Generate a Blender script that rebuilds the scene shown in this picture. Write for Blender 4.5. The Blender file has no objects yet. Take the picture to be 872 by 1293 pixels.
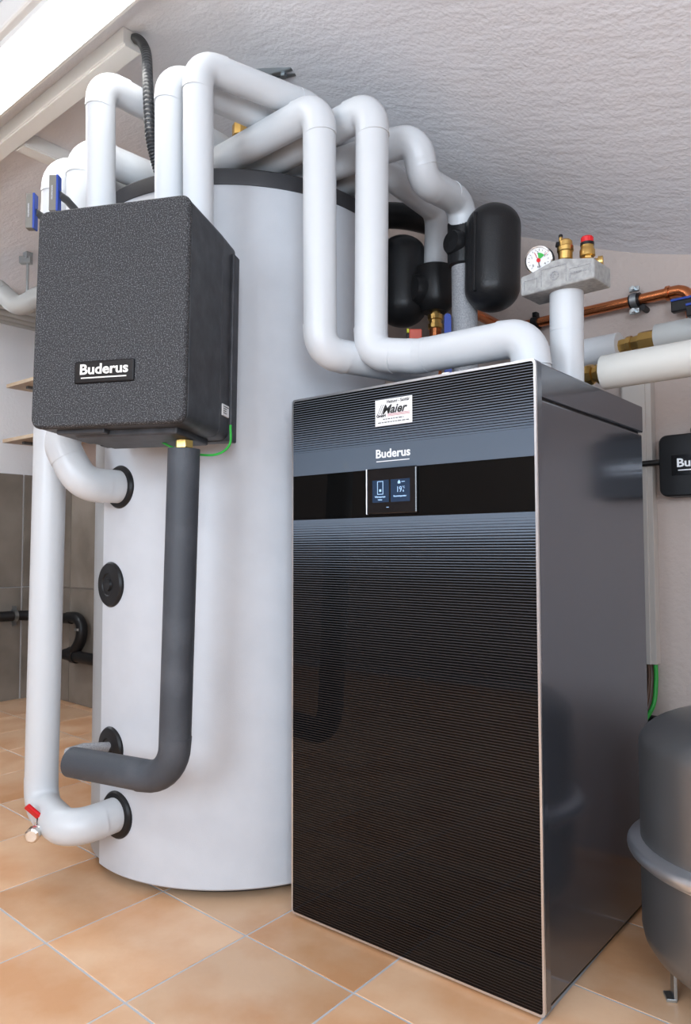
import bpy, bmesh, math, random
from mathutils import Vector, Matrix, noise
S = bpy.context.scene
C = S.collection
random.seed(4)
PI = math.pi
# ------------------------------------------------------------------ camera
cam_d = bpy.data.cameras.new('camera'); cam = bpy.data.objects.new('camera', cam_d); C.objects.link(cam)
CP = Vector((0.58360, -1.24142, 0.81098))
Fw = Vector((-0.6359138, 0.77012176, 0.05026045)); Rt = Vector((0.77102414, 0.63680214, -0.00219443)); Up = Vector((0.03369594, -0.03735656, 0.99873373))
mm = Matrix((Rt, Up, -Fw)).transposed().to_4x4(); mm.translation = CP
cam.matrix_world = mm
cam_d.sensor_fit = 'HORIZONTAL'; cam_d.sensor_width = 36; cam_d.lens = 36 * 948.075 / 872
cam_d.clip_start = 0.02
S.camera = cam
# ------------------------------------------------------------------ colour management, world, lights
S.view_settings.view_transform = 'Standard'; S.view_settings.look = 'None'; S.view_settings.gamma = 1
S.view_settings.use_curve_mapping = False
S.view_settings.exposure = 0.95
W = bpy.data.worlds.new('world'); S.world = W; W.use_nodes = True
W.node_tree.nodes['Background'].inputs[0].default_value = (0.75, 0.85, 1.0, 1)
W.node_tree.nodes['Background'].inputs[1].default_value = 1.2
def area(name, loc, target, sx, sy, power, col):
    d = bpy.data.lights.new(name, 'AREA'); d.shape = 'RECTANGLE'; d.size = sx; d.size_y = sy; d.energy = power; d.color = col
    o = bpy.data.objects.new(name, d); C.objects.link(o); o.location = loc
    o.rotation_euler = (Vector(target) - Vector(loc)).to_track_quat('-Z', 'Y').to_euler(); return o
FILL_REAR = area('window_daylight', (0.15, -2.99, 1.35), (-0.6, 0, 1.0), 1.1, 1.0, 30, (0.75, 0.87, 1.0))  # added fill from behind the camera, set in an unseen opening
FILL_RIGHT = area('window_daylight', (1.49, -1.75, 1.3), (-1.0, -0.5, 1.05), 1.0, 1.0, 26, (0.77, 0.88, 1.0))  # added fill from the right, brightening the middle of the tank
LAMP_EMIT = 6.0
FILL_REAR_EMIT = 11.0
# ------------------------------------------------------------------ materials
def mat(name, col, rough=0.5, metal=0.0, **k):
    m = bpy.data.materials.new(name); m.use_nodes = True
    b = m.node_tree.nodes['Principled BSDF']
    b.inputs['Base Color'].default_value = (*col, 1); b.inputs['Roughness'].default_value = rough; b.inputs['Metallic'].default_value = metal
    if 'spec' in k: b.inputs['Specular IOR Level'].default_value = k['spec']
    if 'emit' in k: b.inputs['Emission Color'].default_value = (*k['emit'], 1); b.inputs['Emission Strength'].default_value = k['es']
    if 'coat' in k: b.inputs['Coat Weight'].default_value = k['coat']; b.inputs['Coat Roughness'].default_value = k.get('cr', 0.05)
    if 'aniso' in k: b.inputs['Anisotropic'].default_value = k['aniso']
    return m
def nt(m): return m.node_tree.nodes, m.node_tree.links, m.node_tree.nodes['Principled BSDF']
def add_bump(m, scale, strength, dist=0.01, detail=4, stretch=None, kind='ShaderNodeTexNoise'):
    n, l, b = nt(m)
    tc = n.new('ShaderNodeTexCoord'); mp = n.new('ShaderNodeMapping')
    if stretch: mp.inputs['Scale'].default_value = stretch[0]; mp.inputs['Rotation'].default_value = stretch[1]
    t = n.new(kind); t.inputs['Scale'].default_value = scale
    if 'Detail' in t.inputs: t.inputs['Detail'].default_value = detail
    bp = n.new('ShaderNodeBump'); bp.inputs['Strength'].default_value = strength; bp.inputs['Distance'].default_value = dist
    l.new(tc.outputs['Object'], mp.inputs[0]); l.new(mp.outputs[0], t.inputs['Vector'])
    l.new(t.outputs[0], bp.inputs['Height'])
    prev = b.inputs['Normal'].links[0].from_socket if b.inputs['Normal'].links else None
    if prev: l.new(prev, bp.inputs['Normal'])
    l.new(bp.outputs[0], b.inputs['Normal']); return t, mp
def add_vary(m, c1, c2, scale, lo=0.35, hi=0.65, detail=4, obj_random=False):
    n, l, b = nt(m)
    tc = n.new('ShaderNodeTexCoord'); t = n.new('ShaderNodeTexNoise'); t.inputs['Scale'].default_value = scale; t.inputs['Detail'].default_value = detail
    r = n.new('ShaderNodeValToRGB'); r.color_ramp.elements[0].position = lo; r.color_ramp.elements[1].position = hi
    r.color_ramp.elements[0].color = (*c1, 1); r.color_ramp.elements[1].color = (*c2, 1)
    if obj_random:
        oi = n.new('ShaderNodeObjectInfo'); va = n.new('ShaderNodeVectorMath'); va.operation = 'ADD'
        ml = n.new('ShaderNodeMath'); ml.operation = 'MULTIPLY'; ml.inputs[1].default_value = 37.0
        l.new(oi.outputs['Random'], ml.inputs[0]); l.new(tc.outputs['Object'], va.inputs[0]); l.new(ml.outputs[0], va.inputs[1]); l.new(va.outputs[0], t.inputs['Vector'])
        hs = n.new('ShaderNodeHueSaturation'); mr = n.new('ShaderNodeMapRange'); mr.inputs[3].default_value = 0.88; mr.inputs[4].default_value = 1.1
        l.new(oi.outputs['Random'], mr.inputs[0]); l.new(mr.outputs[0], hs.inputs['Value']); l.new(r.outputs[0], hs.inputs['Color']); out = hs.outputs[0]
    else:
        l.new(tc.outputs['Object'], t.inputs['Vector']); out = r.outputs[0]
    l.new(t.outputs[0], r.inputs[0]); l.new(out, b.inputs['Base Color']); return r
M = {}
M['pvc'] = mat('white_pvc_jacket', (0.61, 0.63, 0.65), 0.36); add_bump(M['pvc'], 9, 0.12, 0.004, 2)
M['pvc_warm'] = mat('warm_white_pvc_jacket', (0.60, 0.59, 0.55), 0.42); add_bump(M['pvc_warm'], 9, 0.12, 0.004, 2)
M['pvc_grey'] = mat('grey_plastic_pipe', (0.45, 0.46, 0.45), 0.4)
M['plaster'] = mat('ceiling_plaster', (0.76, 0.77, 0.81), 0.85)
add_bump(M['plaster'], 12, 0.28, 0.012, 7, ((1, 3.2, 1), (0, 0, 0.75))); add_bump(M['plaster'], 110, 0.35, 0.005, 3)
M['wall'] = mat('wall_plaster', (0.49, 0.41, 0.37), 0.85); add_bump(M['wall'], 60, 0.5, 0.006, 4); add_bump(M['wall'], 7, 0.25, 0.02, 3)
M['grout'] = mat('grout', (0.52, 0.53, 0.56), 0.8); add_bump(M['grout'], 200, 0.3, 0.002)
M['tile'] = mat('terracotta_tile', (0.7, 0.4, 0.25), 0.33, spec=0.45)
add_vary(M['tile'], (0.66, 0.345, 0.17), (0.78, 0.51, 0.32), 5.0, 0.36, 0.62, 6, True); add_bump(M['tile'], 22, 0.25, 0.004, 5)
M['wtile'] = mat('grey_wall_tile', (0.2, 0.18, 0.16), 0.45); add_vary(M['wtile'], (0.17, 0.145, 0.12), (0.27, 0.235, 0.20), 4, 0.35, 0.65, 5, True)
M['tank'] = mat('tank_foil_jacket', (0.55, 0.57, 0.60), 0.48); add_vary(M['tank'], (0.55, 0.57, 0.605), (0.585, 0.605, 0.64), 14, 0.3, 0.7, 8); add_bump(M['tank'], 400, 0.25, 0.001, 3)
M['strip'] = mat('tank_strip', (0.36, 0.37, 0.38), 0.5)
M['black'] = mat('black_plastic', (0.009, 0.009, 0.010), 0.4, spec=0.3)
M['blackband'] = mat('black_band', (0.03, 0.03, 0.034), 0.5); add_bump(M['blackband'], 300, 0.3, 0.001)
M['epp_black'] = mat('black_foam_shell', (0.012, 0.012, 0.013), 0.36, spec=0.32); add_bump(M['epp_black'], 320, 0.35, 0.0015, 2)
M['foamtube'] = mat('dark_foam_tube', (0.058, 0.065, 0.078), 0.6); add_bump(M['foamtube'], 260, 0.4, 0.001, 4)
add_vary(M['foamtube'], (0.048, 0.054, 0.065), (0.092, 0.100, 0.115), 9, 0.45, 0.8, 6)
M['greyfoam'] = mat('grey_foam', (0.33, 0.33, 0.34), 0.75); add_bump(M['greyfoam'], 300, 0.3, 0.001, 3); add_vary(M['greyfoam'], (0.27, 0.27, 0.28), (0.40, 0.40, 0.41), 420, 0.4, 0.6, 2)
M['epp_grey'] = mat('light_grey_foam_block', (0.36, 0.36, 0.35), 0.75); add_bump(M['epp_grey'], 200, 0.4, 0.0015, 3); add_vary(M['epp_grey'], (0.30, 0.30, 0.295), (0.42, 0.42, 0.41), 90, 0.35, 0.65, 5)
# box: expanded bead foam, dark with pale flecks
M['epp'] = mat('dark_bead_foam', (0.05, 0.05, 0.05), 0.7, spec=0.3); r = add_vary(M['epp'], (0.028, 0.028, 0.030), (0.22, 0.22, 0.23), 430, 0.50, 0.76, 3); add_bump(M['epp'], 480, 0.35, 0.0010, 2)
M['epp_side'] = mat('dark_smooth_foam', (0.036, 0.038, 0.043), 0.5); add_vary(M['epp_side'], (0.028, 0.030, 0.035), (0.060, 0.063, 0.072), 30, 0.35, 0.75, 8); add_bump(M['epp_side'], 280, 0.25, 0.001, 2)
M['steel'] = mat('silver_painted_metal', (0.165, 0.185, 0.225), 0.15, 0.8); add_bump(M['steel'], 500, 0.04, 0.0005, 2)
M['alu'] = mat('aluminium_edge', (0.75, 0.77, 0.8), 0.3, 0.9)
M['chrome'] = mat('chrome', (0.8, 0.78, 0.74), 0.15, 1.0)
M['zinc'] = mat('galvanised_steel', (0.42, 0.46, 0.48), 0.35, 1.0)
M['brass'] = mat('brass', (0.62, 0.40, 0.13), 0.28, 1.0); add_bump(M['brass'], 150, 0.15, 0.001)
M['copper'] = mat('copper', (0.62, 0.22, 0.09), 0.25, 1.0); add_bump(M['copper'], 40, 0.3, 0.002, 4, ((0.3, 1, 1), (0, 0, 0)))
M['vessel'] = mat('vessel_grey_paint', (0.22, 0.222, 0.225), 0.33, 0.75); add_bump(M['vessel'], 350, 0.12, 0.0006, 2)
M['white'] = mat('white_plastic', (0.8, 0.8, 0.78), 0.4)
M['trunk'] = mat('cable_trunk_white', (0.78, 0.78, 0.76), 0.4)
M['trunk_w'] = mat('cable_trunk_cream', (0.58, 0.54, 0.50), 0.45)
M['lamp'] = mat('lamp_diffuser', (0.9, 0.9, 0.9), 0.4, emit=(1.0, 0.99, 0.965), es=LAMP_EMIT)
M['lamp2'] = mat('lamp_diffuser_rear', (0.9, 0.9, 0.9), 0.4, emit=(0.93, 0.97, 1.0), es=FILL_REAR_EMIT)  # glow of an unseen lamp added to fill from the rear
M['lamp3'] = mat('lamp_diffuser_left', (0.9, 0.9, 0.9), 0.4, emit=(0.86, 0.93, 1.0), es=20)  # unseen lamp added to brighten the far left walls and ceiling
M['red'] = mat('red_plastic', (0.65, 0.01, 0.015), 0.3)
M['coral'] = mat('coral_plastic', (0.75, 0.12, 0.07), 0.4)
M['yellow'] = mat('yellow_plastic', (0.7, 0.7, 0.02), 0.4)
M['blue'] = mat('blue_plastic', (0.012, 0.05, 0.32), 0.4)
M['darkgrey'] = mat('dark_grey_plastic', (0.07, 0.07, 0.07), 0.4)
M['handle_grey'] = mat('grey_brown_plastic', (0.17, 0.16, 0.14), 0.4)
M['green'] = mat('green_cable', (0.03, 0.42, 0.06), 0.4)
M['brown'] = mat('brown_cable', (0.12, 0.06, 0.035), 0.5)
M['wall_l'] = mat('pale_wall_plaster', (0.74, 0.74, 0.76), 0.85); add_bump(M['wall_l'], 60, 0.4, 0.005, 4)
M['wood'] = mat('pale_wood', (0.50, 0.37, 0.25), 0.55); add_vary(M['wood'], (0.42, 0.30, 0.2), (0.56, 0.43, 0.3), 6)
M['hose'] = mat('black_corrugated_hose', (0.025, 0.027, 0.03), 0.35)
M['paper'] = mat('white_label', (0.82, 0.82, 0.82), 0.5)
M['ink'] = mat('black_ink', (0.02, 0.02, 0.02), 0.5)
M['redink'] = mat('red_ink', (0.45, 0.05, 0.06), 0.5)
M['letter'] = mat('white_lettering', (0.82, 0.84, 0.86), 0.4)
M['letter_cream'] = mat('cream_lettering', (0.75, 0.73, 0.68), 0.4)
M['frame_pane'] = mat('window_glass', (0.8, 0.85, 0.9), 0.05)
M['ui'] = mat('screen_icons', (0.1, 0.2, 0.3), 0.4, emit=(0.45, 0.65, 0.95), es=0.5)
M['ui_dark'] = mat('screen_panel', (0.01, 0.02, 0.04), 0.2, emit=(0.02, 0.05, 0.11), es=0.25)
M['gloss'] = mat('gloss_black', (0.006, 0.006, 0.007), 0.22)
# printed glass front of the boiler: pinstripes whose width changes with height (print on the glass)
def glass_material():
    m = mat('printed_glass_front', (0, 0, 0), 0.04, spec=0.17); n, l, b = nt(m)
    tc = n.new('ShaderNodeTexCoord'); sx = n.new('ShaderNodeSeparateXYZ'); l.new(tc.outputs['Object'], sx.inputs[0]); z = sx.outputs['Z']
    def mth(op, a, bb=None, clamp=False):
        q = n.new('ShaderNodeMath'); q.operation = op; q.use_clamp = clamp
        for i, v in enumerate((a, bb)):
            if v is None: continue
            if isinstance(v, (int, float)): q.inputs[i].default_value = v
            else: l.new(v, q.inputs[i])
        return q.outputs[0]
    tri = mth('FRACT', mth('MULTIPLY', z, 1 / 0.0052))
    # width of the printed line: wide next to the solid bands, thin away from them
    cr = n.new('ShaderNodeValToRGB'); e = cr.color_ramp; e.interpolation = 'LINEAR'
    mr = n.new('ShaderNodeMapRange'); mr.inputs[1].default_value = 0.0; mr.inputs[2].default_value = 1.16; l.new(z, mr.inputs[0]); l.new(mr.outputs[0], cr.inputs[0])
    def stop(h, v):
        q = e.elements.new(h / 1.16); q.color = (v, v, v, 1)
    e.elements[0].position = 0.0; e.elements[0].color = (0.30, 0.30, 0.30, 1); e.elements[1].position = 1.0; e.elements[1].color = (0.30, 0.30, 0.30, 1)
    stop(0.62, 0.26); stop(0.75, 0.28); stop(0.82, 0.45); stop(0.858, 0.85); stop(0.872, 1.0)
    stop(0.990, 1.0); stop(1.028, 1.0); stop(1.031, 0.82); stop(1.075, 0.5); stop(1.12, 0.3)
    line = mth('LESS_THAN', tri, cr.outputs[0])
    inb = mth('MULTIPLY', mth('GREATER_THAN', z, 0.878), mth('LESS_THAN', z, 0.978))   # solid black band
    line = mth('MULTIPLY', line, mth('SUBTRACT', 1.0, inb))
    # line tone: slate ink by the bands, floor's brown reflection painted into the lower field
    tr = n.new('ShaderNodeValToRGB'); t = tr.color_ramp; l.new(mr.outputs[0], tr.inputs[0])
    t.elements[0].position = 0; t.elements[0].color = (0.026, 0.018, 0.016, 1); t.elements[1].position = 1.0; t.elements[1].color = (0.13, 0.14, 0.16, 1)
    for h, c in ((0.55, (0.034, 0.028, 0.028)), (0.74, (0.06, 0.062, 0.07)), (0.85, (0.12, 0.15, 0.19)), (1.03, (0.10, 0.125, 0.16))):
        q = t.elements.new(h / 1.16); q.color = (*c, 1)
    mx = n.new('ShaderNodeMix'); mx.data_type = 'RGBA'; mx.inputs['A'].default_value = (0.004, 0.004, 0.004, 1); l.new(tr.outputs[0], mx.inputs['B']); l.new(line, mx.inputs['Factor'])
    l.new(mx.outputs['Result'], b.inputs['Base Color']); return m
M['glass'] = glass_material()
# ------------------------------------------------------------------ mesh helpers
def box(bm, x0, x1, y0, y1, z0, z1, bev=0.0, seg=2):
    vs = [bm.verts.new((x, y, z)) for x in (x0, x1) for y in (y0, y1) for z in (z0, z1)]
    fs = [bm.faces.new([vs[i] for i in q]) for q in ((0, 1, 3, 2), (4, 6, 7, 5), (0, 4, 5, 1), (2, 3, 7, 6), (0, 2, 6, 4), (1, 5, 7, 3))]
    if bev > 0:
        es = list({e for f in fs for e in f.edges})
        bmesh.ops.bevel(bm, geom=es, offset=bev, segments=seg, affect='EDGES', profile=0.5)
    return vs
def xform(bm, start, mtx):
    bm.verts.ensure_lookup_table()
    bmesh.ops.transform(bm, matrix=mtx, verts=bm.verts[start:])
def obox(bm, c, ax, ay, az, sx, sy, sz, bev=0.0):
    n0 = len(bm.verts); box(bm, -sx / 2, sx / 2, -sy / 2, sy / 2, -sz / 2, sz / 2, bev)
    m = Matrix((Vector(ax).normalized(), Vector(ay).normalized(), Vector(az).normalized())).transposed().to_4x4(); m.translation = Vector(c)
    xform(bm, n0, m)
def frame_for(d):
    d = Vector(d).normalized(); a = Vector((0, 0, 1)) if abs(d.z) < 0.9 else Vector((1, 0, 0))
    u = d.cross(a).normalized(); return u, d.cross(u).normalized()
def tube(bm, pts, r, seg=24, caps=True):
    pts = [Vector(p) for p in pts]; n = len(pts); rr = r if isinstance(r, (list, tuple)) else [r] * n
    tg = [(pts[min(i + 1, n - 1)] - pts[max(i - 1, 0)]).normalized() for i in range(n)]
    u, v = frame_for(tg[0]); rings = []
    for i in range(n):
        u = (u - tg[i] * u.dot(tg[i])).normalized(); v = tg[i].cross(u)
        rings.append([bm.verts.new(pts[i] + (u * math.cos(2 * PI * k / seg) + v * math.sin(2 * PI * k / seg)) * rr[i]) for k in range(seg)])
    for a, b in zip(rings, rings[1:]):
        for k in range(seg):
            f = bm.faces.new((a[k], a[(k + 1) % seg], b[(k + 1) % seg], b[k])); f.smooth = True
    if caps:
        bm.faces.new(list(reversed(rings[0]))); bm.faces.new(rings[-1])
def lathe(bm, origin, axis, prof, seg=32, smooth=True):
    """prof: list of (radius, height along axis)"""
    o = Vector(origin); d = Vector(axis).normalized(); u, v = frame_for(d); rings = []
    for r, h in prof:
        rings.append([bm.verts.new(o + d * h + (u * math.cos(2 * PI * k / seg) + v * math.sin(2 * PI * k / seg)) * max(r, 1e-5)) for k in range(seg)])
    for a, b in zip(rings, rings[1:]):
        for k in range(seg):
            f = bm.faces.new((a[k], a[(k + 1) % seg], b[(k + 1) % seg], b[k])); f.smooth = smooth
    bm.faces.new(list(reversed(rings[0]))); bm.faces.new(rings[-1])
def catmull(P, n=8):
    P = [Vector(p) for p in P]; P = [P[0] * 2 - P[1]] + P + [P[-1] * 2 - P[-2]]; out = []
    for i in range(1, len(P) - 2):
        for k in range(n):
            t = k / n; a, b, c, d = P[i - 1:i + 3]
            out.append(0.5 * ((2 * b) + (c - a) * t + (2 * a - 5 * b + 4 * c - d) * t * t + (3 * b - a - 3 * c + d) * t ** 3))
    out.append(P[-2]); return out
def tag(o, label, cat, group=None, kind=None):
    if label: o['label'] = label
    if cat: o['category'] = cat
    if group: o['group'] = group
    if kind: o['kind'] = kind
    return o
def thing(name, label, cat, loc=(0, 0, 0), rot=(0, 0, 0), group=None, local=False):
    o = bpy.data.objects.new(name, None); C.objects.link(o); o.location = loc; o.rotation_euler = rot
    o.empty_display_size = 0.05; o['_local'] = 1 if local else 0
    return tag(o, label, cat, group)
def woff(o):
    """offset from world for children of unrotated roots (mesh data is given in world coordinates)"""
    if o is None: return Vector((0, 0, 0))
    return Vector(o.location) + woff(o.parent)
def part(name, bm, m, parent=None, label=None):
    r = parent
    while r is not None and r.parent is not None: r = r.parent
    if r is not None and not r.get('_local'):
        bmesh.ops.translate(bm, vec=-woff(parent), verts=bm.verts)
    bmesh.ops.recalc_face_normals(bm, faces=bm.faces)
    for e_ in bm.edges:
        if len(e_.link_faces) == 2 and e_.calc_face_angle(0) > 0.6: e_.smooth = False
    me = bpy.data.meshes.new(name); bm.to_mesh(me); bm.free()
    me.materials.append(M[m] if isinstance(m, str) else m)
    o = bpy.data.objects.new(name, me); C.objects.link(o); o.parent = parent
    if label: o['label'] = label
    return o
def NB(): return bmesh.new()
def struct(name, bm, m, parent=None):
    o = part(name, bm, m, parent)
    if parent is None: o['kind'] = 'structure'
    return o
def text_into(bm, body, size, mtx, extrude=0.0004, bold=0.0, sx=1.0, shear=0.0, align='CENTER'):
    cu = bpy.data.curves.new('t', 'FONT'); cu.body = body; cu.size = size; cu.extrude = extrude; cu.offset = bold; cu.shear = shear
    cu.align_x = align; cu.align_y = 'CENTER'; cu.resolution_u = 3
    to = bpy.data.objects.new('t', cu); C.objects.link(to); bpy.context.view_layer.update()
    me = bpy.data.meshes.new_from_object(to.evaluated_get(bpy.context.evaluated_depsgraph_get()))
    n0 = len(bm.verts); bm.from_mesh(me); xform(bm, n0, mtx @ Matrix.Diagonal((sx, 1, 1, 1)))
    C.objects.unlink(to); bpy.data.objects.remove(to); bpy.data.curves.remove(cu); bpy.data.meshes.remove(me)
def face_mtx(p, right=(1, 0, 0), up=(0, 0, 1)):
    r = Vector(right).normalized(); u = Vector(up).normalized(); m = Matrix((r, u, r.cross(u))).transposed().to_4x4(); m.translation = Vector(p); return m
def plane_box(bm, p, right, up, w, h, t=0.0006):
    r = Vector(right).normalized(); u = Vector(up).normalized(); obox(bm, p, r, u, r.cross(u), w, h, t)
# ------------------------------------------------------------------ setting
ADIR = Vector((0.304, -0.0160, 0)); BDIR = Vector((-0.006, 0.2985, 0)); TO = Vector((-0.608, -0.422, 0))
def wy(x): return 0.955 - 0.05 * (x + 3.1)           # face of the back wall
XL, XR, YR = -3.45, 1.5, -3.0
def ceil_z(x, y):
    dx = -0.45 * (x + 0.435) if x < -0.2 else -0.45 * 0.235 - 0.27 * (1 - math.exp(-(x + 0.2) / 0.6))
    pl = 1.763 + dx - 0.35 * (max(y, -1.6) - 0.82); a = 2.12; k = 0.22
    h = max(k - abs(a - pl), 0) / k
    return min(a, pl) - h * h * k / 4
bm = NB(); box(bm, XL - 0.12, XR + 0.12, YR - 0.12, 1.1, -0.12, -0.0012); floor = struct('floor', bm, 'grout')
def tile_mesh(cs, th=0.008, g=0.0036):
    """cs: 4 corners; a tile with a small chamfer"""
    c = sum(cs, Vector()) / 4; bm = NB()
    def ring(ins, z): return [bm.verts.new(Vector((p.x, p.y, 0)) + (c - p).normalized() * ins + Vector((0, 0, z))) for p in cs]
    rings = [ring(g, -th), ring(g, -0.0007), ring(g + 0.0010, 0.0)]
    for a, b in zip(rings, rings[1:]):
        for k in range(4): bm.faces.new((a[k], a[(k + 1) % 4], b[(k + 1) % 4], b[k]))
    bm.faces.new(rings[-1]); return bm
tile_me = None
for i in range(-11, 8):
    for j in range(-8, 6):
        o = TO + ADIR * i + BDIR * j; cs = [o, o + ADIR, o + ADIR + BDIR, o + BDIR]
        if all(p.x < XL or p.x > XR or p.y < YR or p.y > wy(p.x) for p in cs): continue
        c = o + (ADIR + BDIR) / 2
        inside = all(XL + 0.005 < p.x < XR - 0.005 and p.y > YR + 0.005 and p.y < wy(p.x) - 0.005 for p in cs)
        if inside and tile_me:
            t = bpy.data.objects.new('tile', tile_me); C.objects.link(t); t.parent = floor; t.location = c
        else:
            if not inside:
                cs = [Vector((min(max(p.x, XL + .004), XR - .004), max(p.y, YR + .004), 0)) for p in cs]
                cs = [Vector((p.x, min(p.y, wy(p.x) - .004), 0)) for p in cs]
                if (cs[1] - cs[0]).length < 0.02 or (cs[3] - cs[0]).length < 0.02 or (cs[2] - cs[1]).length < 0.02: continue
            b2 = tile_mesh([p - c for p in cs]); bmesh.ops.recalc_face_normals(b2, faces=b2.faces)
            me = bpy.data.meshes.new('tile'); b2.to_mesh(me); b2.free(); me.materials.append(M['tile'])
            t = bpy.data.objects.new('tile', me); C.objects.link(t); t.parent = floor; t.location = c
            if inside: tile_me = me
# ceiling
bm = NB(); nx, ny = 110, 100; g = []
for i in range(nx + 1):
    row = []
    for j in range(ny + 1):
        x = XL - 0.1 + (XR - XL + 0.2) * i / nx; y = YR - 0.1 + (1.12 - YR) * j / ny
        w = 0.004 * noise.noise(Vector((x * 2.2, y * 2.2, 3)))
        row.append(bm.verts.new((x, y, ceil_z(x, y) + w)))
    g.append(row)
top = [[bm.verts.new((r[j].co.x, r[j].co.y, 2.3)) for j in (0, ny)] for r in (g[0], g[-1])]
for i in range(nx):
    for j in range(ny):
        f = bm.faces.new((g[i][j], g[i][j + 1], g[i + 1][j + 1], g[i + 1][j])); f.smooth = True
bm.faces.new([r[0] for r in g] + [top[1][0], top[0][0]]); bm.faces.new([r[-1] for r in reversed(g)] + [top[0][1], top[1][1]])
bm.faces.new(list(reversed(g[0])) + [top[0][0], top[0][1]]); bm.faces.new(g[-1] + [top[1][1], top[1][0]])
bm.faces.new((top[0][0], top[1][0], top[1][1], top[0][1]))
struct('ceiling', bm, 'plaster')
# walls
bm = NB(); v = []
for x, y in ((XL - .12, wy(XL - .12)), (XR + .12, wy(XR + .12)), (XR + .12, 1.15), (XL - .12, 1.15)): v.append((bm.verts.new((x, y, -.12)), bm.verts.new((x, y, 2.25))))
for k in range(4): bm.faces.new((v[k][0], v[(k + 1) % 4][0], v[(k + 1) % 4][1], v[k][1]))
bm.faces.new([a[0] for a in v]); bm.faces.new([a[1] for a in v]); wall_back = struct('wall_back', bm, 'wall')
bm = NB(); box(bm, XL - .12, XL, YR - .12, 1.15, -.12, 2.25); wall_left = struct('wall_left', bm, 'wall_l')
bm = NB()
box(bm, XR, XR + .12, YR - .12, -2.3, -.12, 2.25); box(bm, XR, XR + .12, -1.2, 1.15, -.12, 2.25); box(bm, XR, XR + .12, -2.3, -1.2, -.12, 0.75); box(bm, XR, XR + .12, -2.3, -1.2, 1.85, 2.25)
struct('wall_right', bm, 'wall')
bm = NB(); f = 0.05
box(bm, XR + .04, XR + .09, -2.3, -1.2, 0.75, 0.75 + f); box(bm, XR + .04, XR + .09, -2.3, -1.2, 1.85 - f, 1.85); box(bm, XR + .04, XR + .09, -2.3, -2.3 + f, 0.75 + f, 1.85 - f); box(bm, XR + .04, XR + .09, -1.2 - f, -1.2, 0.75 + f, 1.85 - f)
wf = struct('window_2', bm, 'white')  # unseen frame added around the right fill light
bm = NB(); box(bm, XR + .06, XR + .065, -2.3 + f, -1.2 - f, 0.75 + f, 1.85 - f); part('pane', bm, 'frame_pane', wf)
# rear wall (behind the camera) with an added opening for the fill light
bm = NB(); ws = ((-0.45, 0.75, 0.8, 1.9),)
xs = [XL - .12, -0.45, 0.75, XR + .12]
for k in range(3):
    if k == 1:
        w_ = ws[0]; box(bm, xs[k], xs[k + 1], YR - .15, YR, -.12, w_[2]); box(bm, xs[k], xs[k + 1], YR - .15, YR, w_[3], 2.25)
    else: box(bm, xs[k], xs[k + 1], YR - .15, YR, -.12, 2.25)
struct('wall_rear', bm, 'wall')
for k, (x0, x1, z0, z1) in enumerate(ws):
    bm = NB(); f = 0.05
    box(bm, x0, x1, YR - .1, YR - .05, z0, z0 + f); box(bm, x0, x1, YR - .1, YR - .05, z1 - f, z1)
    box(bm, x0, x0 + f, YR - .1, YR - .05, z0 + f, z1 - f); box(bm, x1 - f, x1, YR - .1, YR - .05, z0 + f, z1 - f)
    wf = struct('window_%d' % (k + 1), bm, 'white')
    bm = NB(); box(bm, x0 + f, x1 - f, YR - .08, YR - .075, z0 + f, z1 - f); part('pane', bm, 'frame_pane', wf)
# grey wall tiles
def wall_tile(parent, p, right, w, h):
    bm = NB(); r = Vector(right).normalized(); n = Vector((0, 0, 1)).cross(r)
    obox(bm, p, r, n, (0, 0, 1), w - 0.004, 0.012, h - 0.004, 0.001)
    return part('wall_tile', bm, 'wtile', parent)
RD = Vector((1, -0.05, 0)).normalized()
for col in range(4):
    x = XL + 0.15 + 0.3 * col
    for row, (z0, z1) in enumerate(((0, .61), (.61, 1.233))):
        wall_tile(wall_back, (x, wy(x) - 0.004, (z0 + z1) / 2), RD, 0.3, z1 - z0)
ylow = -1.45
for col in range(8):
    y1 = 0.955 - 0.13 - 0.3 * col; y0 = y1 - 0.3
    for z0, z1 in ((0, .61), (.61, 1.233)):
        wall_tile(wall_left, (XL + 0.004, (y0 + y1) / 2, (z0 + z1) / 2), (0, -1, 0), 0.3, z1 - z0)
for z0, z1 in ((0, .61), (.61, 1.233)): wall_tile(wall_left, (XL + 0.004, 0.955 - 0.06, (z0 + z1) / 2), (0, -1, 0), 0.125, z1 - z0)

# ------------------------------------------------------------------ lamp, trunking
LX0, LX1 = -2.15, -0.62; LD = Vector((1, -0.03, 0)).normalized(); LP = Vector((0, 1, 0)) ; LP = Vector((0.03, 1, 0)).normalized()
def lampobj(name, label, cx, cy, length, zt, mt, w=0.125):
    t = thing(name, label, 'lamp', (cx, cy, zt - 0.12))
    bm = NB(); obox(bm, (cx, cy, zt - 0.045), LD, LP, (0, 0, 1), length, w + 0.075, 0.07, 0.006); part('housing', bm, 'white', t)
    bm = NB(); obox(bm, (cx, cy, zt - 0.10), LD, LP, (0, 0, 1), length - 0.02, w, 0.045, 0.012); part('diffuser', bm, mt, t)
    bm = NB()
    for s in (-1, 1): obox(bm, Vector((cx, cy, zt - 0.085)) + LP * s * (w / 2 + 0.014), LD, LP, (0, 0, 1), length, 0.006, 0.02, 0.001)
    part('side_rail', bm, 'white', t)
    for s in (-0.1, ):
        bm = NB(); obox(bm, Vector((cx, cy, zt - 0.06)) + LP * (w / 2 + 0.042) + LD * (-0.26), LD, LP, (0, 0, 1), 0.028, 0.012, 0.06, 0.002); part('mounting_clip', bm, 'zinc', t)
    return t
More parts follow.
